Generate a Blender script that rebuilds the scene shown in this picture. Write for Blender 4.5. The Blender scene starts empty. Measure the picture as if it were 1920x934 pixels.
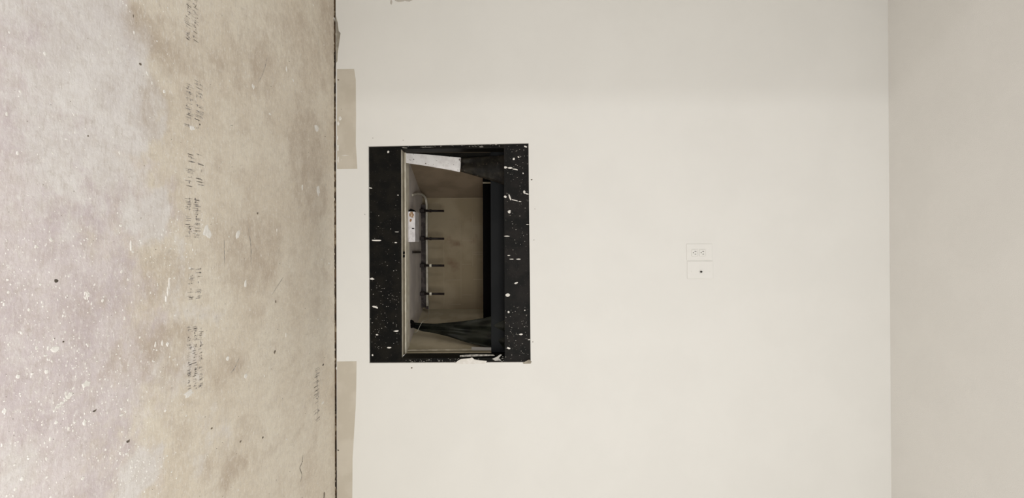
import bpy, bmesh, math, random
from mathutils import Vector, Matrix, noise
random.seed(7)
C = bpy.context.scene.collection

# ------------------------------------------------------------------ camera
FPX = 1100.0                                   # focal length in pixels of the 1920 px frame
YAW, ROLL = 0.0047, 0.0040
CAM = Vector((0.013, -2.75, 0.83))
R_ = Vector((math.cos(YAW), math.sin(YAW), 0)); F_ = Vector((-math.sin(YAW), math.cos(YAW), 0)); Z_ = Vector((0, 0, 1))
cx_ = Z_*math.cos(ROLL) + R_*math.sin(ROLL)    # the phone was held sideways: image right is the room's up
cy_ = -R_*math.cos(ROLL) + Z_*math.sin(ROLL)
cz_ = -F_
cam_d = bpy.data.cameras.new('camera'); cam = bpy.data.objects.new('camera', cam_d); C.objects.link(cam)
cam_d.sensor_width = 36; cam_d.lens = 36*FPX/1920; cam_d.clip_start = 0.02
m = Matrix((cx_, cy_, cz_)).transposed().to_4x4(); m.translation = CAM
cam.matrix_world = m
bpy.context.scene.camera = cam

# ------------------------------------------------------------------ world, lights, exposure
sc = bpy.context.scene
sc.view_settings.view_transform = 'Standard'; sc.view_settings.look = 'None'
sc.view_settings.gamma = 1; sc.view_settings.exposure = 0.12
w = bpy.data.worlds.new('world'); sc.world = w; w.use_nodes = True
w.node_tree.nodes['Background'].inputs[0].default_value = (1.0, 0.975, 0.945, 1)
w.node_tree.nodes['Background'].inputs[1].default_value = 0.53
def area(name, loc, target, sx, sy, power, col):
    l = bpy.data.lights.new(name, 'AREA'); l.shape = 'RECTANGLE'; l.size = sx; l.size_y = sy; l.energy = power; l.color = col
    o = bpy.data.objects.new(name, l); C.objects.link(o); o.location = loc
    o.rotation_euler = (Vector(target)-Vector(loc)).to_track_quat('-Z', 'Y').to_euler()
    return o
area('window_light', (0.95, -3.1, 1.22), (0.5, 0, 1.0), 1.1, 0.9, 29, (0.985, 0.995, 0.945))
area('hall_light', (-2.62, -4.45, 1.6), (0.1, 0, 1.35), 0.20, 0.22, 15, (1.0, 0.98, 0.97))
area('floor_daylight', (0.3, -3.4, 0.9), (0.0, -1.6, 0.0), 0.9, 0.6, 7, (0.86, 0.88, 1.0))

# ------------------------------------------------------------------ helpers
def P(px, py, Y):
    """the point at depth Y behind the wall face that lies in this direction"""
    d = F_*FPX + cx_*(px-960) - cy_*(py-467)
    return CAM + d*((Y-CAM.y)/d.y)
def G(px, py, z=0.0):
    d = F_*FPX + cx_*(px-960) - cy_*(py-467)
    return CAM + d*((z-CAM.z)/d.z)
def obj(name, bm, mat, parent=None, smooth=False, kind=None):
    me = bpy.data.meshes.new(name); bm.normal_update(); bm.to_mesh(me); bm.free()
    me.materials.append(mat)
    if smooth:
        for p in me.polygons: p.use_smooth = True
    o = bpy.data.objects.new(name, me); C.objects.link(o)
    if parent is not None:
        o.parent = parent; o.matrix_parent_inverse = Matrix.Translation(-parent.location)
    if kind: o['kind'] = kind
    return o
def thing(name, label, cat, loc, group=None):
    o = bpy.data.objects.new(name, None); C.objects.link(o); o.empty_display_size = 0.05
    o.location = loc; o['label'] = label; o['category'] = cat
    if group: o['group'] = group
    return o
def box(bm, x0, x1, y0, y1, z0, z1, bev=0.0):
    vs = [bm.verts.new((x, y, z)) for x in (x0, x1) for y in (y0, y1) for z in (z0, z1)]
    f = [(0,1,3,2), (4,6,7,5), (0,4,5,1), (2,3,7,6), (0,2,6,4), (1,5,7,3)]
    fs = [bm.faces.new([vs[i] for i in q]) for q in f]
    if bev:
        es = list({e for q in fs for e in q.edges})
        bmesh.ops.bevel(bm, geom=es, offset=bev, segments=2, affect='EDGES', profile=0.5)
    return bm
def prism(bm, pts, off):
    """closed solid: polygon of 3-D points swept by the vector off"""
    off = Vector(off); n = len(pts)
    a = [bm.verts.new(p) for p in pts]; b = [bm.verts.new(Vector(p)+off) for p in pts]
    bm.faces.new(a); bm.faces.new(b[::-1])
    for i in range(n): bm.faces.new((a[i], b[i], b[(i+1) % n], a[(i+1) % n]))
    bmesh.ops.recalc_face_normals(bm, faces=bm.faces)
    return bm
def tube(bm, pts, rad, n=10):
    pts = [Vector(p) for p in pts]; rings = []
    for i, p in enumerate(pts):
        t = (pts[min(i+1, len(pts)-1)] - pts[max(i-1, 0)]).normalized()
        a = t.orthogonal() if i == 0 else (prev - t*prev.dot(t)); a.normalize(); prev = a; b = t.cross(a)
        r = rad[i] if isinstance(rad, (list, tuple)) else rad
        rings.append([bm.verts.new(p + a*math.cos(2*math.pi*k/n)*r + b*math.sin(2*math.pi*k/n)*r) for k in range(n)])
    for r0, r1 in zip(rings, rings[1:]):
        for k in range(n): bm.faces.new((r0[k], r0[(k+1) % n], r1[(k+1) % n], r1[k]))
    bm.faces.new(rings[0][::-1]); bm.faces.new(rings[-1])
    return bm
def spline(pts, k=6):
    out = []; q = [pts[0]] + list(pts) + [pts[-1]]
    for i in range(1, len(q)-2):
        for j in range(k):
            t = j/k; a, b, c, d = q[i-1], q[i], q[i+1], q[i+2]
            out.append(0.5*((2*b) + (c-a)*t + (2*a-5*b+4*c-d)*t*t + (-a+3*b-3*c+d)*t**3))
    out.append(pts[-1]); return out
def blob(bm, c, u, v, nrm, ru, rv, h, n=8, jag=0.35):
    """a dried splash: irregular low dome on the surface"""
    c = Vector(c); top = bm.verts.new(c + nrm*h); ring = []
    for k in range(n):
        a = 2*math.pi*k/n; s = 1 + random.uniform(-jag, jag)
        ring.append(bm.verts.new(c + u*math.cos(a)*ru*s + v*math.sin(a)*rv*s))
    mid = [bm.verts.new(c + (r.co-c)*0.72 + nrm*h*0.85) for r in ring]
    for k in range(n):
        j = (k+1) % n
        bm.faces.new((ring[k], ring[j], mid[j], mid[k])); bm.faces.new((mid[k], mid[j], top))
X_ = Vector((1, 0, 0)); Y_ = Vector((0, 1, 0)); UP = Vector((0, 0, 1)); OUT = Vector((0, -1, 0))

# ------------------------------------------------------------------ materials
def srgb(r, g, b):
    return tuple(((c/255)/12.92 if c/255 <= 0.04045 else (((c/255)+0.055)/1.055)**2.4) for c in (r, g, b)) + (1,)
def mat(name, c1, c2=None, rough=0.7, scale=8, detail=4, bump=0.0, bscale=60, metal=0.0, lo=0.4, hi=0.6, spec=0.3, c3=None, s3=40, lo3=0.62, hi3=0.68):
    m = bpy.data.materials.new(name); m.use_nodes = True; nt = m.node_tree; N = nt.nodes; L = nt.links
    b = N['Principled BSDF']; b.inputs['Roughness'].default_value = rough; b.inputs['Metallic'].default_value = metal
    b.inputs['Specular IOR Level'].default_value = spec
    tc = N.new('ShaderNodeTexCoord')
    def nz(s, d=4):
        n = N.new('ShaderNodeTexNoise'); n.inputs['Scale'].default_value = s; n.inputs['Detail'].default_value = d
        L.new(tc.outputs['Object'], n.inputs['Vector']); return n
    def ramp(src, lo, hi):
        r = N.new('ShaderNodeMapRange'); r.interpolation_type = 'SMOOTHSTEP'
        r.inputs['From Min'].default_value = lo; r.inputs['From Max'].default_value = hi
        L.new(src, r.inputs['Value']); return r.outputs['Result']
    def mix(f, a, c):
        x = N.new('ShaderNodeMix'); x.data_type = 'RGBA'; L.new(f, x.inputs[0])
        for v, i in ((a, 6), (c, 7)):
            if isinstance(v, tuple): x.inputs[i].default_value = v
            else: L.new(v, x.inputs[i])
        return x.outputs[2]
    col = c1
    if c2: col = mix(ramp(nz(scale, detail).outputs['Fac'], lo, hi), c1, c2)
    if c3: col = mix(ramp(nz(s3, 5).outputs['Fac'], lo3, hi3), col, c3)
    if isinstance(col, tuple): b.inputs['Base Color'].default_value = col
    else: L.new(col, b.inputs['Base Color'])
    if bump:
        bp = N.new('ShaderNodeBump'); bp.inputs['Strength'].default_value = bump; bp.inputs['Distance'].default_value = 0.002
        L.new(nz(bscale, 5).outputs['Fac'], bp.inputs['Height']); L.new(bp.outputs['Normal'], b.inputs['Normal'])
    return m
M = dict(
    wall=mat('wall_paint', (0.815, 0.80, 0.765, 1), (0.83, 0.815, 0.78, 1), 0.75, 3, 3, 0.12, 140),
    ceil=mat('ceiling_paint', (0.80, 0.78, 0.745, 1), (0.815, 0.795, 0.76, 1), 0.85, 4, 3, 0.35, 220),
    bare=mat('unpainted_drywall', (0.57, 0.515, 0.43, 1), (0.62, 0.565, 0.48, 1), 0.9, 9, 5, 0.2, 90),
    grey=mat('broken_gypsum', (0.30, 0.27, 0.22, 1), (0.42, 0.38, 0.31, 1), 0.95, 30, 5, 0.6, 90),
    sill=mat('sill_wood', (0.05, 0.032, 0.02, 1), (0.16, 0.10, 0.055, 1), 0.9, 14, 5, 0.5, 80, c3=(0.36, 0.28, 0.18, 1), s3=22, lo3=0.55, hi3=0.63),
    black=mat('black_painted_wood', (0.004, 0.004, 0.0035, 1), (0.009, 0.008, 0.006, 1), 0.6, 18, 6, 0.5, 120, spec=0.10, c3=(0.05, 0.045, 0.04, 1), s3=170, lo3=0.66, hi3=0.72),
    black2=mat('charcoal_painted_wood', (0.008, 0.008, 0.0075, 1), (0.016, 0.014, 0.013, 1), 0.6, 12, 6, 0.4, 90, spec=0.12, c3=(0.06, 0.055, 0.05, 1), s3=190, lo3=0.66, hi3=0.72),
    soot=mat('flat_black_metal', (0.003, 0.003, 0.003, 1), (0.004, 0.003, 0.003, 1), 0.8, 10, spec=0.05),
    slate=mat('dark_grey_metal', (0.008, 0.009, 0.010, 1), (0.012, 0.013, 0.014, 1), 0.6, 5, 3, 0.1, spec=0.12),
    flange=mat('cream_metal', (0.70, 0.64, 0.52, 1), (0.80, 0.75, 0.63, 1), 0.6, 25, 5, 0.2, 80),
    groove=mat('dull_olive_metal', (0.32, 0.28, 0.20, 1), (0.42, 0.37, 0.28, 1), 0.7, 25),
    base=mat('dusty_grey_floor_sheet', (0.50, 0.45, 0.415, 1), (0.60, 0.54, 0.49, 1), 0.8, 9, 5, 0.3, 60),
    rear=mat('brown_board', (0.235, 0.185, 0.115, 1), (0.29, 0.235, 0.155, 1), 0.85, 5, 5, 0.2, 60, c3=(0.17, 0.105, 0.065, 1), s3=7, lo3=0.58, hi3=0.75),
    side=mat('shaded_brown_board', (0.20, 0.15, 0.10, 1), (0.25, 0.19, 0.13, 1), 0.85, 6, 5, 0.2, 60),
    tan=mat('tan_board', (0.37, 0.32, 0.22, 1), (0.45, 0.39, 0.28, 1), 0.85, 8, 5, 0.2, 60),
    score=mat('score_line', (0.34, 0.28, 0.195, 1), None, 0.9),
    white=mat('white_splashed_metal', (0.82, 0.79, 0.78, 1), (0.93, 0.91, 0.90, 1), 0.5, 30, 5, 0.6, 90, c3=(0.25, 0.21, 0.20, 1), s3=60, lo3=0.60, hi3=0.70),
    galv=mat('galvanised_steel', (0.62, 0.59, 0.60, 1), (0.78, 0.75, 0.76, 1), 0.45, 40, 5, 0.3, 90, metal=0.15),
    rust=mat('rust_stain', (0.30, 0.17, 0.09, 1), (0.72, 0.60, 0.47, 1), 0.8, 60, 4, lo=0.45, hi=0.6),
    dark=mat('dark_brown_sheet', (0.020, 0.017, 0.013, 1), (0.05, 0.042, 0.03, 1), 0.55, 22, 6, 0.9, 40, c3=(0.10, 0.08, 0.06, 1), s3=90, lo3=0.62, hi3=0.70),
    wedge=mat('black_tube_shadow', (0.010, 0.012, 0.009, 1), (0.03, 0.033, 0.024, 1), 0.38, 12, 5, 0.4, 30, spec=0.5),
    pipe=mat('grey_pipe', (0.40, 0.37, 0.30, 1), (0.50, 0.46, 0.39, 1), 0.5, 40),
    iron=mat('black_iron', (0.010, 0.006, 0.005, 1), (0.020, 0.012, 0.010, 1), 0.6, 60, 4, 0.4, 200),
    strip=mat('dark_umber_steel', (0.03, 0.022, 0.02, 1), (0.07, 0.055, 0.05, 1), 0.7, 40, 4, 0.3, 100),
    plaster=mat('dried_plaster', (0.74, 0.71, 0.66, 1), (0.82, 0.79, 0.75, 1), 0.9, 60, 4, 0.3, 200),
    smear=mat('thin_plaster_smear', (0.20, 0.19, 0.17, 1), (0.42, 0.40, 0.37, 1), 0.9, 90),
    plate=mat('white_plastic', (0.825, 0.81, 0.775, 1), None, 0.42),
    hole=mat('dark_slot', (0.04, 0.035, 0.03, 1), None, 0.8),
    ink=mat('faded_ink', (0.33, 0.30, 0.28, 1), (0.58, 0.52, 0.44, 1), 0.9, 60, 4, lo=0.38, hi=0.58),
    dirt=mat('dark_grit', (0.09, 0.075, 0.06, 1), (0.2, 0.16, 0.12, 1), 0.9, 60),
    wire=mat('pale_wire', (0.36, 0.34, 0.29, 1), None, 0.5),
)
# the floor: stains and a painted cool-light tint are masks stored on the mesh, grain and fine relief are noise
def floor_material():
    m = bpy.data.materials.new('stained_underlayment'); m.use_nodes = True; nt = m.node_tree; N = nt.nodes; L = nt.links
    b = N['Principled BSDF']; b.inputs['Roughness'].default_value = 0.72; b.inputs['Specular IOR Level'].default_value = 0.25
    tc = N.new('ShaderNodeTexCoord')
    def noise_(s, d=5, rough=0.55, stretch=None):
        n = N.new('ShaderNodeTexNoise'); n.inputs['Scale'].default_value = s; n.inputs['Detail'].default_value = d; n.inputs['Roughness'].default_value = rough
        src = tc.outputs['Object']
        if stretch:
            mp = N.new('ShaderNodeMapping'); mp.inputs['Scale'].default_value = stretch; mp.inputs['Rotation'].default_value = (0, 0, 0.35)
            L.new(src, mp.inputs['Vector']); src = mp.outputs['Vector']
        L.new(src, n.inputs['Vector']); return n.outputs['Fac']
    def ramp(src, lo, hi, to=1.0):
        r = N.new('ShaderNodeMapRange'); r.interpolation_type = 'SMOOTHSTEP'
        r.inputs['From Min'].default_value = lo; r.inputs['From Max'].default_value = hi; r.inputs['To Max'].default_value = to
        L.new(src, r.inputs['Value']); return r.outputs['Result']
    def mix(f, a, c):
        x = N.new('ShaderNodeMix'); x.data_type = 'RGBA'; L.new(f, x.inputs[0])
        for v, i in ((a, 6), (c, 7)):
            if isinstance(v, tuple): x.inputs[i].default_value = v
            else: L.new(v, x.inputs[i])
        return x.outputs[2]
    def attr(n):
        a = N.new('ShaderNodeAttribute'); a.attribute_name = n; return a.outputs['Fac']
    def addf(a, c, k):
        x = N.new('ShaderNodeMath'); x.operation = 'MULTIPLY_ADD'; L.new(c, x.inputs[0]); x.inputs[1].default_value = k; L.new(a, x.inputs[2]); return x.outputs[0]
    TAN = (0.690, 0.612, 0.505, 1); SAND = (0.760, 0.695, 0.590, 1)
    col = mix(ramp(noise_(3.5, 6), 0.35, 0.65), TAN, SAND)
    col = mix(ramp(noise_(7, 6, 0.6, (1.6, 0.8, 1)), 0.50, 0.72, 0.6), col, (0.56, 0.475, 0.385, 1))        # warm brown scuffs
    wl = addf(attr('dust_cool_light'), noise_(9, 8, 0.7), 1.7)
    col = mix(ramp(wl, 1.00, 1.62), col, mix(ramp(noise_(6, 8, 0.65), 0.36, 0.62), (0.58, 0.505, 0.515, 1), (0.70, 0.635, 0.63, 1)))  # dust film, its lavender grey also painted for the cool light
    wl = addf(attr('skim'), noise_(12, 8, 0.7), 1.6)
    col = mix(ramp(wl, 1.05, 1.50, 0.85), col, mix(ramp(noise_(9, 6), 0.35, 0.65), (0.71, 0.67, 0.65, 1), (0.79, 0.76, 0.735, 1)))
    wl = addf(attr('brown'), noise_(16, 8, 0.7), 1.5)
    col = mix(ramp(wl, 0.80, 1.55, 0.75), col, (0.46, 0.37, 0.285, 1))
    col = mix(ramp(noise_(70, 5, 0.7), 0.53, 0.72, 0.55), col, (0.86, 0.83, 0.79, 1))                       # powdery flecks
    col = mix(ramp(noise_(55, 5, 0.75, (1.0, 0.55, 1)), 0.55, 0.78, 0.5), col, (0.36, 0.31, 0.26, 1))       # grit
    col = mix(ramp(noise_(24, 8, 0.75, (1.5, 0.7, 1)), 0.42, 0.62, 0.22), col, (0.48, 0.41, 0.34, 1))
    col = mix(ramp(noise_(60, 7, 0.75, (0.5, 1.8, 1)), 0.48, 0.66, 0.30), col, (0.45, 0.385, 0.33, 1))
    col = mix(ramp(noise_(85, 6, 0.7, (0.6, 1.5, 1)), 0.52, 0.66, 0.35), col, (0.86, 0.83, 0.79, 1))   # trowel mottling
    col = mix(ramp(noise_(130, 4, 0.7), 0.60, 0.70, 0.6), col, (0.88, 0.85, 0.81, 1))                      # fine dried spray
    L.new(col, b.inputs['Base Color'])
    bp = N.new('ShaderNodeBump'); bp.inputs['Strength'].default_value = 0.45; bp.inputs['Distance'].default_value = 0.003
    L.new(addf(noise_(40, 6, 0.7), noise_(160, 4, 0.6), 0.4), bp.inputs['Height']); L.new(bp.outputs['Normal'], b.inputs['Normal'])
    return m

# ------------------------------------------------------------------ setting
XL, XR, YB, H = -1.32, 2.6, -5.2, 2.60
def floor_mesh():
    bm = bmesh.new(); step = 0.0135
    xs = [XL + i*step for i in range(int((XR-XL)/step)+2)]
    ys = []; y = -0.009
    while y > -2.4: ys.append(y); y -= step
    while y > YB: ys.append(y); y -= 0.08
    ys.append(YB)
    d, s, b = (bm.verts.layers.float.new(n) for n in ('dust_cool_light', 'skim', 'brown'))
    # outline of the dust grey area (floor metres), dust plus painted cool light, given as points along it
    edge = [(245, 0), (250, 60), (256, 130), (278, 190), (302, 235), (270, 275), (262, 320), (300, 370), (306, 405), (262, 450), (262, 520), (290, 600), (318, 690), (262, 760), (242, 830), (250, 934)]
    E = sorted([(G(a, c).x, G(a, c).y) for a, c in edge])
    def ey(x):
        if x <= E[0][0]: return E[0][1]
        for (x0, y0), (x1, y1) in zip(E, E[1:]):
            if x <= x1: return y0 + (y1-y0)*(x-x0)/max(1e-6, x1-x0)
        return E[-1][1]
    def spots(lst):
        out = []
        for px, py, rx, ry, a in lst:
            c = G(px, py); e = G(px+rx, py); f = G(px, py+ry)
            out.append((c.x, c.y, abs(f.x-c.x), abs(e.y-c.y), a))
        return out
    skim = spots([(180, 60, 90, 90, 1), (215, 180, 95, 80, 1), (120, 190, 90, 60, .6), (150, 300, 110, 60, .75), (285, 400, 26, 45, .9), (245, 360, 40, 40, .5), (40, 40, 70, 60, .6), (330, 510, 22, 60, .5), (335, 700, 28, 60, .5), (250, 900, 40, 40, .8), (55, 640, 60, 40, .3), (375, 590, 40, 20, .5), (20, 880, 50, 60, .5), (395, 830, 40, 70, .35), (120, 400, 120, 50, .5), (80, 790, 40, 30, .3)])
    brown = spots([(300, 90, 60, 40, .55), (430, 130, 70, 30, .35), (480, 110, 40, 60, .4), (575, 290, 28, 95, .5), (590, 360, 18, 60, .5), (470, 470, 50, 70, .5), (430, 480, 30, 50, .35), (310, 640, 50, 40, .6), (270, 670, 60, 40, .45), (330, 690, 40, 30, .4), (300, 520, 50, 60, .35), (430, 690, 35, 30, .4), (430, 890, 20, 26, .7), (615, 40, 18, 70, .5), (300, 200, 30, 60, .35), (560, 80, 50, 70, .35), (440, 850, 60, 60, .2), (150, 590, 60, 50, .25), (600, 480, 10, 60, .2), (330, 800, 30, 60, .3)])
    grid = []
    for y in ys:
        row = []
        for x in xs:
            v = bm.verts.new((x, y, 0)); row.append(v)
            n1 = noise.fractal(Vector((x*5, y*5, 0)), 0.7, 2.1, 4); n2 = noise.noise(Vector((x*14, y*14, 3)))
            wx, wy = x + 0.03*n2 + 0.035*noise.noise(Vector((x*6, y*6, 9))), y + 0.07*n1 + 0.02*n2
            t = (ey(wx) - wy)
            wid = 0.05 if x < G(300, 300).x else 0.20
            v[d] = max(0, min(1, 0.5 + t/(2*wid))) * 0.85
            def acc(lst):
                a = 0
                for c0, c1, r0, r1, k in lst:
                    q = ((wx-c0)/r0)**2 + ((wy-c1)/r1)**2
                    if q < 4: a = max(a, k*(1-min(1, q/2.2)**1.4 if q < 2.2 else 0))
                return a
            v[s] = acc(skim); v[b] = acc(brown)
        grid.append(row)
    for i in range(len(ys)-1):
        for j in range(len(xs)-1):
            bm.faces.new((grid[i+1][j], grid[i+1][j+1], grid[i][j+1], grid[i][j]))
    return bm
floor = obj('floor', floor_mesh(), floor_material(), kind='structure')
bm = bmesh.new(); box(bm, XL, XR, -0.009, 0.10, -0.06, -0.010); obj('subfloor_gap', bm, M['sill'], floor)

# back wall with the fireplace opening (drywall 16 mm thick)
T = 0.016
hole = [P(690.5, 274.5, 0), P(991, 268.5, 0), P(995, 679.5, 0), P(692.5, 681, 0)]    # bottom-left, top-left, top-right, bottom-right of the opening
GAP = 0.0065
bm = bmesh.new()
def wall_face(Y, flip):
    o = [bm.verts.new((XL, Y, GAP)), bm.verts.new((XL, Y, H)), bm.verts.new((XR, Y, H)), bm.verts.new((XR, Y, GAP))]
    i = [bm.verts.new((p.x, Y, p.z)) for p in hole]
    for k in range(4):
        q = (o[k], o[(k+1) % 4], i[(k+1) % 4], i[k]); bm.faces.new(q if flip else q[::-1])
    return o, i
o0, i0 = wall_face(0, False); o1, i1 = wall_face(T, True)
for a, b in ((o0, o1), (i0, i1)):
    for k in range(4): bm.faces.new((a[k], a[(k+1) % 4], b[(k+1) % 4], b[k]))
bmesh.ops.recalc_face_normals(bm, faces=bm.faces)
wall = obj('wall_back', bm, M['wall'], kind='structure')
bm = bmesh.new(); box(bm, XL, XR, T, 0.10, -0.010, 0.05); obj('sill_plate', bm, M['sill'], wall)
bm = bmesh.new(); box(bm, XL, XR, YB, 0.10, H, H+0.05); obj('ceiling', bm, M['ceil'], kind='structure')
bm = bmesh.new(); box(bm, XL-0.1, XL, -1.42, 0.10, -0.05, H+0.05); obj('wall_left', bm, M['wall'], kind='structure')
bm = bmesh.new(); box(bm, XR, XR+0.1, YB, 0.10, -0.05, H+0.05); obj('wall_right', bm, M['wall'], kind='structure')

def patch(pts, th=0.0008):
    bm = bmesh.new(); prism(bm, [P(a, b, -th) for a, b in pts], (0, th, 0)); return bm
a = obj('bare_strip', patch([(632, 130), (664, 129.5), (667, 150), (667.5, 220), (667, 270), (669, 300), (670, 316.5), (632, 317)]), M['bare'], wall)
a = obj('bare_strip', patch([(632, 678), (668.5, 677.5), (668, 720), (667, 760), (664, 810), (661, 860), (660.5, 934), (661, 980), (632, 980)]), M['bare'], wall)
a = obj('broken_edge', patch([(630, 30), (633, 42), (635, 58), (638.5, 62), (636, 80), (633, 100), (632.5, 115), (630, 118)], 0.0006), M['grey'], wall)
# scuffs near the edge of the view and nail specks
bm = bmesh.new()
for px, py, a, b in ((733.5, 4, 2.2, 5), (750, 1, 11, 2.5), (765, 0, 8, 3)):
    blob(bm, P(px, py, 0), UP, X_, OUT, a*.0025, b*.0025, 0.0004, 10, 0.15)
obj('scuff', bm, mat('scuffed_paint', (0.55, 0.51, 0.46, 1), None, 0.9), wall)
bm = bmesh.new()
for px, py, r in ((1001, 450, .9), (772, 690, 1.6), (997, 337, 1.6), (684, 402, .8), (699, 259, .7), (999, 641, .9), (634, 844, 2.2), (634.5, 150, 2.4), (1003, 392, .6), (756, 263, .7), (640, 205, 1)):
    blob(bm, P(px, py, 0), UP, X_, OUT, r*.0025, r*.0022, 0.0012, 7)
obj('dirt_speck', bm, M['dirt'], wall, kind='stuff')
bm = bmesh.new()
for px, py, a, b in ((638, 222, 3, 3.5), (634, 231, 2, 4), (632.5, 258, 2, 5), (633, 277, 2.5, 6), (646, 291.5, 7, .8), (634, 300, 1.5, 5), (640, 300, 1, 1), (631, 690, 1, 3)):
    blob(bm, P(px, py, -0.0008), UP, X_, OUT, a*.0025, b*.0025, 0.0008, 9)
obj('plaster_fleck', bm, M['plaster'], wall, kind='stuff')
# crumbs lying in the gap at the foot of the wall
bm = bmesh.new()
for k in range(420):
    py = random.uniform(-60, 1000); p = P(628, py, -0.004)
    r = random.uniform(.0012, .0038)
    blob(bm, (p.x, random.uniform(-.009, .004), -0.0098 + random.uniform(0, .009)), X_, Y_, UP, r*random.uniform(1, 3), r, r*.8, 6)
obj('crumb', bm, mat('gap_rubble', (0.20, 0.15, 0.10, 1), (0.46, 0.39, 0.29, 1), 0.95, 40), wall, kind='stuff')

# splashes, print and scratches on the floor
def fblob(bm, px, py, rx, ry, h=0.001, n=8, jag=.35):
    c = G(px, py); e = G(px+rx, py); f = G(px, py+ry)
    blob(bm, c, X_, Y_, UP, abs(f.x-c.x), abs(e.y-c.y), h, n, jag)
bm = bmesh.new()
for px, py, rx, ry in ((389, 436, 8, 14), (446, 440, 5, 11), (597, 356, 3, 11), (567, 352, 1.5, 8), (594, 240, 4, 7), (475, 163, 3, 6), (461, 705, 3, 5), (427, 673, 3, 5), (354, 738, 10, 7), (360, 240, 6, 5), (84, 101, 3, 5),
                       (34, 706, 4, 5), (87, 697, 4, 5), (158, 793, 4, 8), (130, 742, 9, 6), (105, 792, 5, 4), (162, 720, 9, 7), (60, 701, 3, 3), (85, 667, 4, 3), (14, 525, 3, 3), (95, 450, 4, 4), (67, 463, 3, 4), (276, 138, 3, 4), (308, 172, 2.5, 4), (41, 898, 5, 4), (240, 524, 3, 3),
                       (8, 771, 4, 7), (105, 655, 10, 6), (460, 532, 3, 9), (519, 432, 1, 4), (536, 628, 1, 6), (537, 130, 1.5, 6), (617, 494, 2, 2), (627, 35, 1.5, 4), (317, 532, 1.6, 12), (311, 560, 2.2, 8), (314, 545, 1.5, 10), (245, 460, 2, 12), (304, 643, 2, 7), (314, 645, 3, 5), (291, 646, 2, 6), (53, 860, 3, 3), (155, 897, 3, 3), (225, 850, 2, 4), (310, 770, 2, 3), (228, 778, 4, 3)):
    fblob(bm, px, py, rx*.85, ry*.85, 0.0013, 10)
for k in range(900):
    px = random.uniform(0, 625); py = random.uniform(0, 934)
    dens = 0.10 + 0.9*max(0, 1-(px/420))*(0.35 + 0.65*(py > 420)) + 0.3*(220 < px < 330)
    if random.random() > dens: continue
    r = random.choice((.6, .6, .8, .8, 1.0, 1.3, 1.9)) * (1.25 if px < 250 else .9)
    fblob(bm, px, py, r*random.uniform(.7, 1.2), r*random.uniform(.8, 1.8), 0.0009, 7)
for k in range(480):                                            # scattered spray around the larger splashes
    cx, cy, s = random.choice(((100, 660, 45), (60, 560, 60), (235, 880, 40), (265, 870, 30), (160, 745, 50), (230, 690, 60), (330, 440, 40), (90, 440, 60), (120, 800, 60), (110, 720, 60), (200, 600, 80)))
    px = random.gauss(cx, s); py = random.gauss(cy, s*.7)
    if px > 2: fblob(bm, px, py, random.uniform(.5, 1.6), random.uniform(.6, 2.4), .0008, 6)
# a curved dribble
for k in range(10): fblob(bm, 60+k*2.6, 815-k*0, .1, .1)
for k in range(24):
    t = k/23; fblob(bm, 100 + 34*t, 770 - 30*t + random.uniform(-3, 3), random.uniform(1, 2.5), random.uniform(1, 2.5), .001, 7)
    fblob(bm, 163 + random.uniform(-6, 4), 555 + random.uniform(-8, 10), .8, 2.2, .001, 6)
obj('plaster_splash', bm, M['plaster'], floor, kind='stuff')
bm = bmesh.new()
for px, py, rx, ry in ((515, 660, 2, 3.5), (606, 684, 1.8, 2), (263, 120, 2, 2.5), (119, 641, 2, 1.5), (608, 928, 1.5, 5), (240, 828, 4, 3), (483, 400, 1.5, 2), (178, 770, 4, 2), (250, 30, 1, 3), (493, 820, 1.5, 2), (451, 828, 2, 2), (397, 803, 2, 2), (105, 527, 4, 4), (165, 255, 1.5, 2), (517, 566, 1, 3)):
    fblob(bm, px, py, rx, ry, .0008, 8)
for k in range(110):
    fblob(bm, random.uniform(0, 620), random.uniform(0, 934), random.uniform(.3, .8), random.uniform(.3, .9), .0006, 6)
obj('grit', bm, M['dirt'], floor, kind='stuff')
def scratch(pts, wpx=0.9, mt='dirt'):
    bm = bmesh.new(); q = spline([G(a, b) for a, b in pts], 5)
    L_, R2 = [], []
    for i, p in enumerate(q):
        t = (q[min(i+1, len(q)-1)]-q[max(i-1, 0)]).normalized(); s = Vector((-t.y, t.x, 0))*wpx*.0024*(0.35+0.65*math.sin(math.pi*i/(len(q)-1)))
        L_.append(bm.verts.new(p+s+UP*.0005)); R2.append(bm.verts.new(p-s+UP*.0005))
    for i in range(len(q)-1): bm.faces.new((L_[i], L_[i+1], R2[i+1], R2[i]))
    return obj('scratch', bm, M[mt], floor)
scratch([(568, 853), (566, 868), (562, 878), (566, 890), (563, 904)], .8)
scratch([(595, 60), (598, 90), (597, 130)], .5, 'ink'); scratch([(501, 105), (494, 135), (484, 155)], .8, 'ink')
scratch([(531, 520), (518, 540), (510, 553)], .8, 'ink'); scratch([(449, 670), (440, 690), (432, 700)], .8, 'ink')
scratch([(420, 450), (421, 500)], .7, 'ink'); scratch([(464, 415), (470, 460), (471, 500)], .9, 'ink'); scratch([(592, 690), (596, 740), (595, 790)], .9, 'ink')
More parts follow.
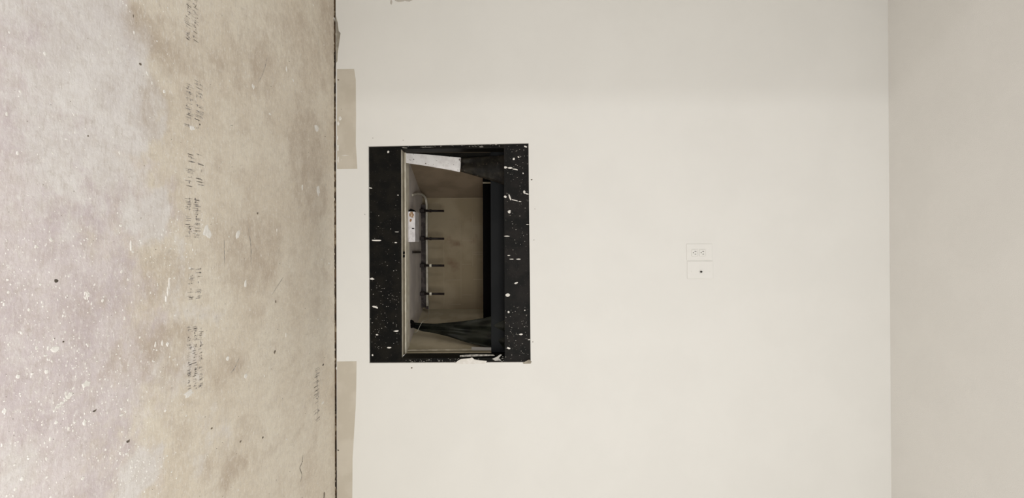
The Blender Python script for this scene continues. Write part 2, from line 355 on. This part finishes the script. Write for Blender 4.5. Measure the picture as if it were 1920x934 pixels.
# manufacturer's print on the underlayment, worn to unreadable marks
def printed(px0, px1, py0, py1, rows, dens, seed):
    rnd = random.Random(seed); bm = bmesh.new()
    for r in range(rows):
        x = px0 + (px1-px0)*(r+.5)/rows; hgt = (px1-px0)/rows*.72; y = py0
        while y < py1:
            wd = rnd.uniform(2.0, 3.6)
            if rnd.random() < dens:
                for s in range(rnd.choice((1, 2, 2, 3))):
                    yy = y + rnd.uniform(0, wd*.8); xx = x + rnd.uniform(-.3, .3)*hgt
                    a, b = (rnd.uniform(.3, .5)*hgt, .5) if rnd.random() < .6 else (.8, wd*.42)
                    c = G(xx, yy); e = G(xx+a, yy); f = G(xx, yy+b); u, v = abs(f.x-c.x), abs(e.y-c.y)
                    q = [bm.verts.new((c.x+i*u, c.y+j*v, .0004)) for i, j in ((-1, -1), (1, -1), (1, 1), (-1, 1))]; bm.faces.new(q)
            y += wd + rnd.uniform(.4, 1.2)
    return obj('printed_stamp', bm, M['ink'], floor)
printed(346, 372, -6, 78, 2, .75, 1); printed(344, 382, 150, 240, 2, .62, 2); printed(348, 384, 288, 350, 2, .55, 3)
printed(346, 376, 372, 446, 2, .95, 4); printed(350, 380, 495, 560, 2, .6, 5); printed(350, 382, 612, 728, 3, .85, 6); printed(588, 602, 690, 790, 1, .7, 7)

# ------------------------------------------------------------------ fireplace
fp = thing('fireplace', 'empty fireplace opening framed in black paint-splashed boards in the white wall', 'fireplace', P(721, 477, 0.1))
Y0 = T - 0.002
def board(pts, y0, y1, inset=0.0):
    bm = bmesh.new(); prism(bm, [P(a, b, y0) for a, b in pts], (0, y1-y0, 0))
    return bm
lower = obj('lower_board', board([(686, 270), (751, 270.5), (752.5, 684), (687, 684)], Y0, 0.06), M['black'], fp)
upper = obj('upper_board', board([(945, 265), (996, 264), (999, 683), (946.5, 683)], Y0, 0.07), M['black2'], fp)
lj = board([(751, 266), (945, 266), (945, 278), (751, 279)], Y0, 0.12)
lj = obj('left_jamb', lj, M['black'], fp)
rj = obj('right_jamb', board([(752, 672), (946, 671), (946, 684), (752, 684)], Y0, 0.15), M['black'], fp)
zf = 0.307
XLf, XRf = P(850, 278, 0.1).x, P(850, 673, 0.1).x
bm = bmesh.new(); box(bm, XLf+.012, XRf-.004, 0.028, 0.062, zf-.02, zf, .001)
flange = obj('front_flange', bm, M['flange'], fp)
bm = bmesh.new(); box(bm, XLf+.012, XRf-.02, 0.062, 0.135, zf-.02, zf-.004); groove = obj('flange_groove', bm, M['groove'], fp)
bm = bmesh.new(); box(bm, XLf+.012, XRf-.02, 0.135, 0.235, zf-.02, zf+.001, .001); obj('inner_flange', bm, M['flange'], fp)
bm = bmesh.new()
bl, br = P(797, 371, .70).x, P(797, 580, .70).x
zl = zf-.002
prism(bm, [Vector((XLf, .235, zl)), Vector((bl-.05, .75, zl)), Vector((br+.05, .75, zl)), Vector((XRf, .235, zl))], (0, 0, -.02)); obj('floor_sheet', bm, M['base'], fp)
for py in (474, 480.5):
    bm = bmesh.new(); c = P(756.3, py, .075); box(bm, c.x-.006, c.x+.006, .066, .10, zf-.003, zf+.003, .001); obj('screw', bm, M['soot'], fp)
# chase walls, taper to the back
zt = 1.02
bm = bmesh.new(); box(bm, bl-.03, br+.03, .70, .72, zf-.01, zt); back = obj('back_panel', bm, M['rear'], fp)
def sidewall(xf, xb, d, m_, nm):
    bm = bmesh.new(); prism(bm, [Vector((xf, .15, zf-.01)), Vector((xb, .70, zf-.01)), Vector((xb+d, .70, zf-.01)), Vector((xf+d, .15, zf-.01))], (0, 0, zt-zf+.01)); return obj(nm, bm, m_, fp)
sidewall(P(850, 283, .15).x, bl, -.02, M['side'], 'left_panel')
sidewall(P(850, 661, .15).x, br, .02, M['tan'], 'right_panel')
bm = bmesh.new(); box(bm, P(850, 270, .05).x, P(850, 680, .05).x, .07, .72, zt-.02, zt); obj('top_panel', bm, M['soot'], fp)
bm = bmesh.new(); a, b = P(920, 337, .16), P(945, 640, .16); box(bm, P(920, 283, .16).x, P(920, 662, .16).x, .15, .17, a.z, zt-.02); lint = obj('lintel', bm, M['slate'], fp)
a = P(905.3, 337, .42); bm = bmesh.new(); box(bm, P(905, 318, .42).x, P(905, 632, .42).x, .41, .43, a.z, zt-.02); lint2 = obj('smoke_shelf', bm, M['soot'], fp)
c = P(912, 343, .405); bm = bmesh.new(); box(bm, c.x-.004, c.x+.004, .40, .41, P(905, 343, .405).z, P(921, 343, .405).z, .001); o = obj('bracket', bm, M['groove'], fp)
bm = bmesh.new(); c = P(900.5, 603.5, .55); tube(bm, [c, c+Vector((0, -.012, 0))], .006, 8); obj('bolt', bm, M['soot'], fp)
bm = bmesh.new(); c = P(912, 604, .40); tube(bm, [c, c+Vector((0, -.012, 0))], .010, 8); obj('bolt', bm, M['strip'], fp)
# scored lines on the back panel
bm = bmesh.new()
for x0, x1, y in ((868, 888, 446), (866, 886, 450.5), (888, 905, 473), (886, 905, 477), (866, 884, 495.5), (836, 866, 525), (888, 905, 524), (866, 884, 553), (842, 864, 571), (838, 905, 371.5), (840, 858, 412), (884, 903, 424)):
    p, q = P(x0, y, .699), P(x1, y, .699); box(bm, p.x-.0012, p.x+.0012, .697, .701, p.z, q.z)
for x, y0, y1 in ((832, 440, 575), (864, 420, 560), (886, 400, 500)):
    p, q = P(x, y0, .699), P(x, y1, .699); box(bm, p.x, q.x, .6975, .701, p.z-.0009, p.z+.0009)
obj('score_line', bm, M['score'], fp, kind='stuff')
# strips at the jambs
bm = bmesh.new(); prism(bm, [P(a, b, .17) for a, b in ((866, 295.5), (918, 292.5), (918, 294.5), (866, 298.5))], (0, .008, 0)); obj('left_batten', bm, M['slate'], fp)
bm = bmesh.new(); prism(bm, [P(a, b, .155) for a, b in ((764, 656), (921, 653.5), (921, 657.5), (764, 658.5))], (0, .01, 0)); obj('right_batten', bm, M['groove'], fp)
bm = bmesh.new(); prism(bm, [P(a, b, .153) for a, b in ((884, 651), (921, 652), (921, 657), (884, 657))], (0, .01, 0)); obj('batten_cap', bm, mat('dusty_grey_paint', (.36, .34, .31, 1), None, .8), fp)
bm = bmesh.new(); prism(bm, [P(a, b, Y0-.003) for a, b in ((862, 666.5), (888, 664.5), (924, 664.8), (928, 667), (890, 668.5), (862, 669.5))], (0, .003, 0)); obj('peeled_strip', bm, M['smear'], fp)
bm = bmesh.new(); prism(bm, [P(a, b, -.001) for a, b in ((853, 681.5), (858, 677), (864, 673.5), (880, 672.2), (885, 670.5), (889, 674), (900, 676), (913, 677), (910, 682), (880, 683), (856, 683))], (0, .004, 0)); obj('torn_drywall_paper', bm, M['plaster'], wall)
bm = bmesh.new(); prism(bm, [P(a, b, Y0-.004) for a, b in ((923, 673), (932, 669), (938, 664.5), (941, 665.5), (935, 671.5), (940, 676), (928, 676.5))], (0, .004, 0)); obj('peeled_strip', bm, mat('grey_torn_paper', (.36, .35, .33, 1), (.5, .48, .45, 1), .9, 60), fp)
bm = bmesh.new(); prism(bm, [P(a, b, -.001) for a, b in ((980, 680.5), (992, 674.5), (997, 678), (995, 682), (982, 682.5))], (0, .004, 0)); obj('torn_drywall_paper', bm, M['grey'], wall)
# splashes on the black boards
def flecks(lst, parent, Y, mt='plaster', tilt=0.0):
    bm = bmesh.new()
    for px, py, a, b, *t in lst:
        an = t[0] if t else 0
        u = UP*math.cos(an) + X_*math.sin(an); v = X_*math.cos(an) - UP*math.sin(an)
        blob(bm, P(px, py, Y), u, v, OUT, a*.0025, b*.0025, .0009, 8, .25)
    return obj('plaster_fleck', bm, M[mt], parent, kind='stuff')
YF = Y0 - .0001
big = [(705, 451, 10, 1.6), (697.5, 523, 4, 2.2, .1), (704, 576, 5.5, 2, .25), (743, 621, 5, 1.6), (729.5, 652, 3.6, 1.4), (742, 455, 2.4, 1.2), (694, 352.5, 3.5, 1, .2), (728, 285, 2, 2), (707, 628, 2.4, 1.2), (698.5, 666, 1.6, 1.6), (744, 435, 4, .6), (746, 366, 1.5, .8)]
flecks(big, lower, YF)
rnd = random.Random(3)
flecks([(rnd.uniform(693, 750), 660-abs(rnd.gauss(0, 1))*130, rnd.uniform(.3, 1.1), rnd.uniform(.3, .7)) for k in range(110)], lower, YF, 'smear')
flecks([(948, 314, 3, 2.2), (957, 315, 5, 1.6, .05), (966, 317.5, 6, 1.2, .2), (947.5, 369, 3, 2, .4), (956, 370, 1.8, 6, -.3), (965, 375.5, 7, 1.0, .22), (975, 378, 3, .7, .15), (955, 397, 3, 3), (983, 360, 2.6, 3.4), (988, 363.5, 4, 1, .3), (985, 275, 3.5, 1.4, .35), (963, 298, 2, 2.4), (972, 294.5, 1.8, 1.4), (951, 443, 5, 1.1), (952, 553, 4, 3), (968, 531, 3.8, 1.8, -.4), (954, 653, 3.6, 1.8, .3), (977, 627, 3.6, 1.6), (953.5, 585, 1.8, 2.2), (989, 421, 3.2, .8), (984, 582, 1.6, 1), (954, 479, 3, .8), (959, 486, 4, .8), (972, 486, 4, 1), (981, 325, 1.4, 1.4), (992, 637, 2.5, 1)], upper, YF)
flecks([(rnd.uniform(947, 991), rnd.choice((rnd.uniform(270, 470), rnd.uniform(570, 678))), rnd.uniform(.3, 1.2), rnd.uniform(.3, .8)) for k in range(150)], upper, YF, 'smear')
flecks([(rnd.uniform(755, 940), rnd.uniform(270, 275), rnd.uniform(.4, 2.0), rnd.uniform(.3, .8)) for k in range(60)] + [(758, 277, 6, 1, .15), (800, 276, 12, .7), (903, 275, 4, 1.3)], lj, YF, 'smear')
flecks([(rnd.uniform(760, 900), rnd.uniform(672.5, 679), rnd.uniform(.4, 1.4), rnd.uniform(.3, .8)) for k in range(50)] + [(rnd.uniform(930, 946), rnd.uniform(668, 679), .8, .7) for k in range(14)] + [(772, 679, 3, 1)], rj, YF, 'smear')

# ------------------------------------------------------------------ things in the chase
# leaning strap on the left: white-splashed foot, dark crumpled top
st = thing('metal_strap', 'wide strap leaning in the left side of the fireplace, white below and dark above', 'strap', P(760, 296, .2))
bm = bmesh.new(); prism(bm, [P(a, b, .150) for a, b in ((758, 287), (800, 289.5), (864, 295.5), (866, 300), (862, 322.5), (840, 318), (800, 311), (759, 305))], (0, .012, 0)); bmesh.ops.bevel(bm, geom=bm.edges[:], offset=.0012, segments=1, affect='EDGES'); obj('splashed_foot', bm, M['white'], st)
bm = bmesh.new(); n = 22; rows = []
for i in range(n+1):
    t = i/n; px = 864 + 84*t; a = 297 - 6*t; b = 322 + 25*t; row = []
    for j in range(9):
        s = j/8; yy = .134 + .006*math.sin(6*s + 3*t) + .008*noise.noise(Vector((t*7, s*4, 1)))
        row.append(bm.verts.new(P(px, a + (b-a)*s, yy)))
    rows.append(row)
for i in range(n):
    for j in range(8): bm.faces.new((rows[i][j], rows[i][j+1], rows[i+1][j+1], rows[i+1][j]))
bmesh.ops.solidify(bm, geom=bm.faces[:], thickness=.003)
obj('dark_wrap', bm, M['dark'], st, True)

bm = bmesh.new(); prism(bm, [P(a, b, .166) for a, b in ((752, 282), (945, 282), (945, 300), (866, 299.5), (800, 293), (758, 288))], (0, .02, 0)); obj('left_lining', bm, M['black'], fp)
# black tube and its shadow, modelled as one folded sheet on the right
sh = thing('tube_and_shadow', 'black tube-and-shadow sheet gathered to a knot at the right side of the fireplace', 'wedge', P(770, 607, .30))
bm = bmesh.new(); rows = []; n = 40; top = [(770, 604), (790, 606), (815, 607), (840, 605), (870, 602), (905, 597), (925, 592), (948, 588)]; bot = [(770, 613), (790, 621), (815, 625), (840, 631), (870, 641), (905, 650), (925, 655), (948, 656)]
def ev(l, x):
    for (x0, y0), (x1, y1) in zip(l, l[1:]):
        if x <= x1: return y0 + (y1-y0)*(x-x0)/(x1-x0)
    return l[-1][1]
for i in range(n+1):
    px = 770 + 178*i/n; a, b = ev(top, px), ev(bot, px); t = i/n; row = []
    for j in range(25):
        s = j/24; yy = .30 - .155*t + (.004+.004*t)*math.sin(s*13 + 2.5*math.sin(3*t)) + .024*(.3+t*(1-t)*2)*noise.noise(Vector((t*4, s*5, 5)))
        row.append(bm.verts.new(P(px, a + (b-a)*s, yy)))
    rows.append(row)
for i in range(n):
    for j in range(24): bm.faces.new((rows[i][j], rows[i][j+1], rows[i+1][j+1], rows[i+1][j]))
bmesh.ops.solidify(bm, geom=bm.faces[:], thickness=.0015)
obj('tube_shadow_folds', bm, M['wedge'], sh, True)
bm = bmesh.new()
pts = [P(771 + 4.2*math.cos(a)*(1-.1*a/3), 607.5 + 5*math.sin(a), .295 - .004*a) for a in [k*.45 for k in range(17)]]
tube(bm, pts, .0085, 8); obj('knot', bm, M['soot'], sh, True)
bm = bmesh.new(); tube(bm, spline([P(775, 610, .29), P(780, 613, .285), P(788, 612, .29), P(800, 616, .29)], 5), [.008]*16, 8); obj('twist', bm, M['soot'], sh, True)
bm = bmesh.new(); tube(bm, spline([P(803, 560, .58), P(804, 585, .50), P(801, 600, .35), P(793, 602.5, .27), P(787, 612, .262), P(782, 622, .262), P(776, 624, .28)], 6), .0011, 6)
w_ = obj('thin_wire', bm, M['wire'], None, True); w_['label'] = 'thin pale wire looping over the knotted black sheet'; w_['category'] = 'wire'

# junction box
bx0, bx1 = P(770, 396, .2).x, P(770, 453, .2).x; zb = .343
jb = thing('junction_box', 'dented grey steel junction box with a rust spot, lying inside the fireplace', 'box', ((bx0+bx1)/2, .26, zf))
bm = bmesh.new(); box(bm, bx0, bx1, .20, .33, zf, zb, .002); obj('case', bm, M['galv'], jb)
bm = bmesh.new(); box(bm, bx0-.003, bx1+.003, .194, .20, zf+.002, zb+.001, .0015); cov = obj('cover', bm, M['galv'], jb)
bm = bmesh.new(); c = P(774.5, 428.5, .1935); box(bm, c.x-.003, c.x+.003, .1925, .195, c.z-.006, c.z+.006); obj('slot', bm, M['soot'], cov)
bm = bmesh.new(); blob(bm, P(771.5, 402.5, .1937), UP, X_, OUT, .012, .016, .0006, 12, .3); blob(bm, P(770, 413, .1937), UP, X_, OUT, .008, .010, .0006, 9, .4); obj('rust_patch', bm, M['rust'], cov)
bm = bmesh.new(); prism(bm, [P(764.5, 396.5, .192), P(770, 391, .192), P(778, 395, .192), P(778, 397, .192)], (0, .03, 0)); obj('bent_flap', bm, M['soot'], jb)

# gas pipe and the four upright studs on the dark rail
gp = thing('gas_pipe', 'thin grey gas pipe bending from the fireplace floor and running along its back', 'pipe', P(775, 365, .34))
pl = spline([P(772.5, 366, .335), P(781, 363.5, .42), P(790, 364, .52), P(797, 370, .60), P(799.5, 380, .62), P(800, 395, .62), P(800, 440, .62), P(800.5, 500, .62), P(801, 578, .62)], 5)
bm = bmesh.new(); tube(bm, pl, .0066, 12); obj('tubing', bm, M['pipe'], gp, True)
bm = bmesh.new(); tube(bm, [pl[-1]-X_*.012, pl[-1]+X_*.004], .011, 6); obj('end_cap', bm, M['strip'], gp)
rl = thing('dark_strip', 'dark rail lying behind the grey gas pipe', 'strip', P(795, 480, .66))
bm = bmesh.new(); a, b = P(795, 384, .655).x, P(795, 576, .655).x; box(bm, a, b, .638, .672, zl, P(799, 480, .64).z, .001); obj('dark_bar', bm, M['strip'], rl)  # plain dark bar at floor level just behind the pipe
studs = []
names = [('upright black iron stud nearest the pipe bend, farthest left', 395.5), ('upright black iron stud just behind the junction box corner, second from the pipe bend', 447.5), ('upright black iron stud with a highlight-coloured nut, beside the short bar on the floor', 498), ('upright black iron stud with a highlight-coloured nut, nearest the knotted black sheet', 551)]
ys_ = .598
base = thing('iron_stud', names[0][0], 'stud', (P(800, 395.5, ys_).x, ys_, zl), 'upright studs along the gas pipe')
x = base.location.x
bm = bmesh.new(); tube(bm, [Vector((x, ys_, zl)), Vector((x+.001, ys_, P(832.5, 395.5, ys_).z))], .0066, 10); obj('rod', bm, M['iron'], base, True)
bm = bmesh.new(); box(bm, x-.010, x+.010, ys_-.014, ys_+.040, zl, zl+.026, .002); obj('clamp', bm, M['iron'], base)
bm = bmesh.new(); zn = P(807, 395.5, ys_).z; tube(bm, [Vector((x, ys_, zn-.006)), Vector((x, ys_, zn+.006))], .0095, 6); obj('nut', bm, M['iron'], base)
for k, (lab, py) in enumerate(names[1:]):
    o = base.copy(); C.objects.link(o); o.location.x = P(800, py, ys_).x; o['label'] = lab
    for ch in list(base.children):
        c_ = ch.copy(); C.objects.link(c_); c_.parent = o
        c_.matrix_parent_inverse = ch.matrix_parent_inverse.copy()
        if k > 0 and ch.name.startswith('nut'):
            c_.data = ch.data.copy(); c_.data.materials.clear(); c_.data.materials.append(M['flange']); c_['label'] = 'bright nut'  # cream colour stands in for a highlight on the nut
bm = bmesh.new(); p, q = P(774.5, 473, .335), P(794, 473, .57)
box(bm, p.x-.006, p.x+.006, .335, .57, zl, zl+.009, .001)
o = obj('short_bar', bm, M['iron']); o['label'] = 'short black iron bar lying flat on the fireplace floor before the pipe'; o['category'] = 'bar'

# ------------------------------------------------------------------ outlets on the wall
def plate(name, label, px0, px1, py0, py1):
    c = P((px0+px1)/2, (py0+py1)/2, 0); t = thing(name, label, 'outlet', c)
    a, b = P(px0, py0, 0), P(px1, py1, 0)
    bm = bmesh.new(); box(bm, a.x, b.x, -.0036, 0, a.z, b.z, .0016); obj('cover_plate', bm, M['plate'], t); return t, c
t, c = plate('duplex_outlet', 'white duplex power outlet', 1287, 1336, 457.5, 488)
t['label'] = 'white duplex power outlet with two sockets, left one of the pair high on the wall'
c.x = P(1309, 474, 0).x
for px in (1302, 1316.5):
    z = P(px, 474, 0).z
    bm = bmesh.new(); box(bm, c.x-.016, c.x+.016, -.0064, -.003, z-.0145, z+.0145, .003); r = obj('socket', bm, M['plate'], t)
    for dx, hh in ((-.0062, .0042), (.0062, .0034)):
        bm = bmesh.new(); box(bm, c.x+dx-.0011, c.x+dx+.0011, -.0067, -.0055, z-hh+.003, z+hh+.003); obj('slot', bm, M['hole'], r)
    bm = bmesh.new(); tube(bm, [Vector((c.x, -.0055, z-.0065)), Vector((c.x, -.0067, z-.0065))], .0024, 10); obj('ground_hole', bm, M['hole'], r)
bm = bmesh.new(); z = P(1309.3, 474, 0).z; tube(bm, [Vector((c.x, -.004, z)), Vector((c.x, -.0058, z))], .0028, 10); obj('screw', bm, M['plate'], t)
t, c = plate('cable_outlet', 'white wall plate with one dark cable jack, right of the two-socket outlet', 1288, 1337, 490, 522.5)
z = P(1313.5, 509.5, 0); 
bm = bmesh.new(); tube(bm, [Vector((z.x, -.004, z.z)), Vector((z.x, -.0075, z.z))], .0078, 6); obj('jack_nut', bm, M['plate'], t)
bm = bmesh.new(); tube(bm, [Vector((z.x, -.005, z.z)), Vector((z.x, -.013, z.z))], .0047, 12); obj('threaded_jack', bm, M['hole'], t)
for s in (-1, 1):
    bm = bmesh.new(); tube(bm, [Vector((z.x, -.004, z.z+s*.042)), Vector((z.x, -.0056, z.z+s*.042))], .003, 10); obj('screw', bm, M['plate'], t)
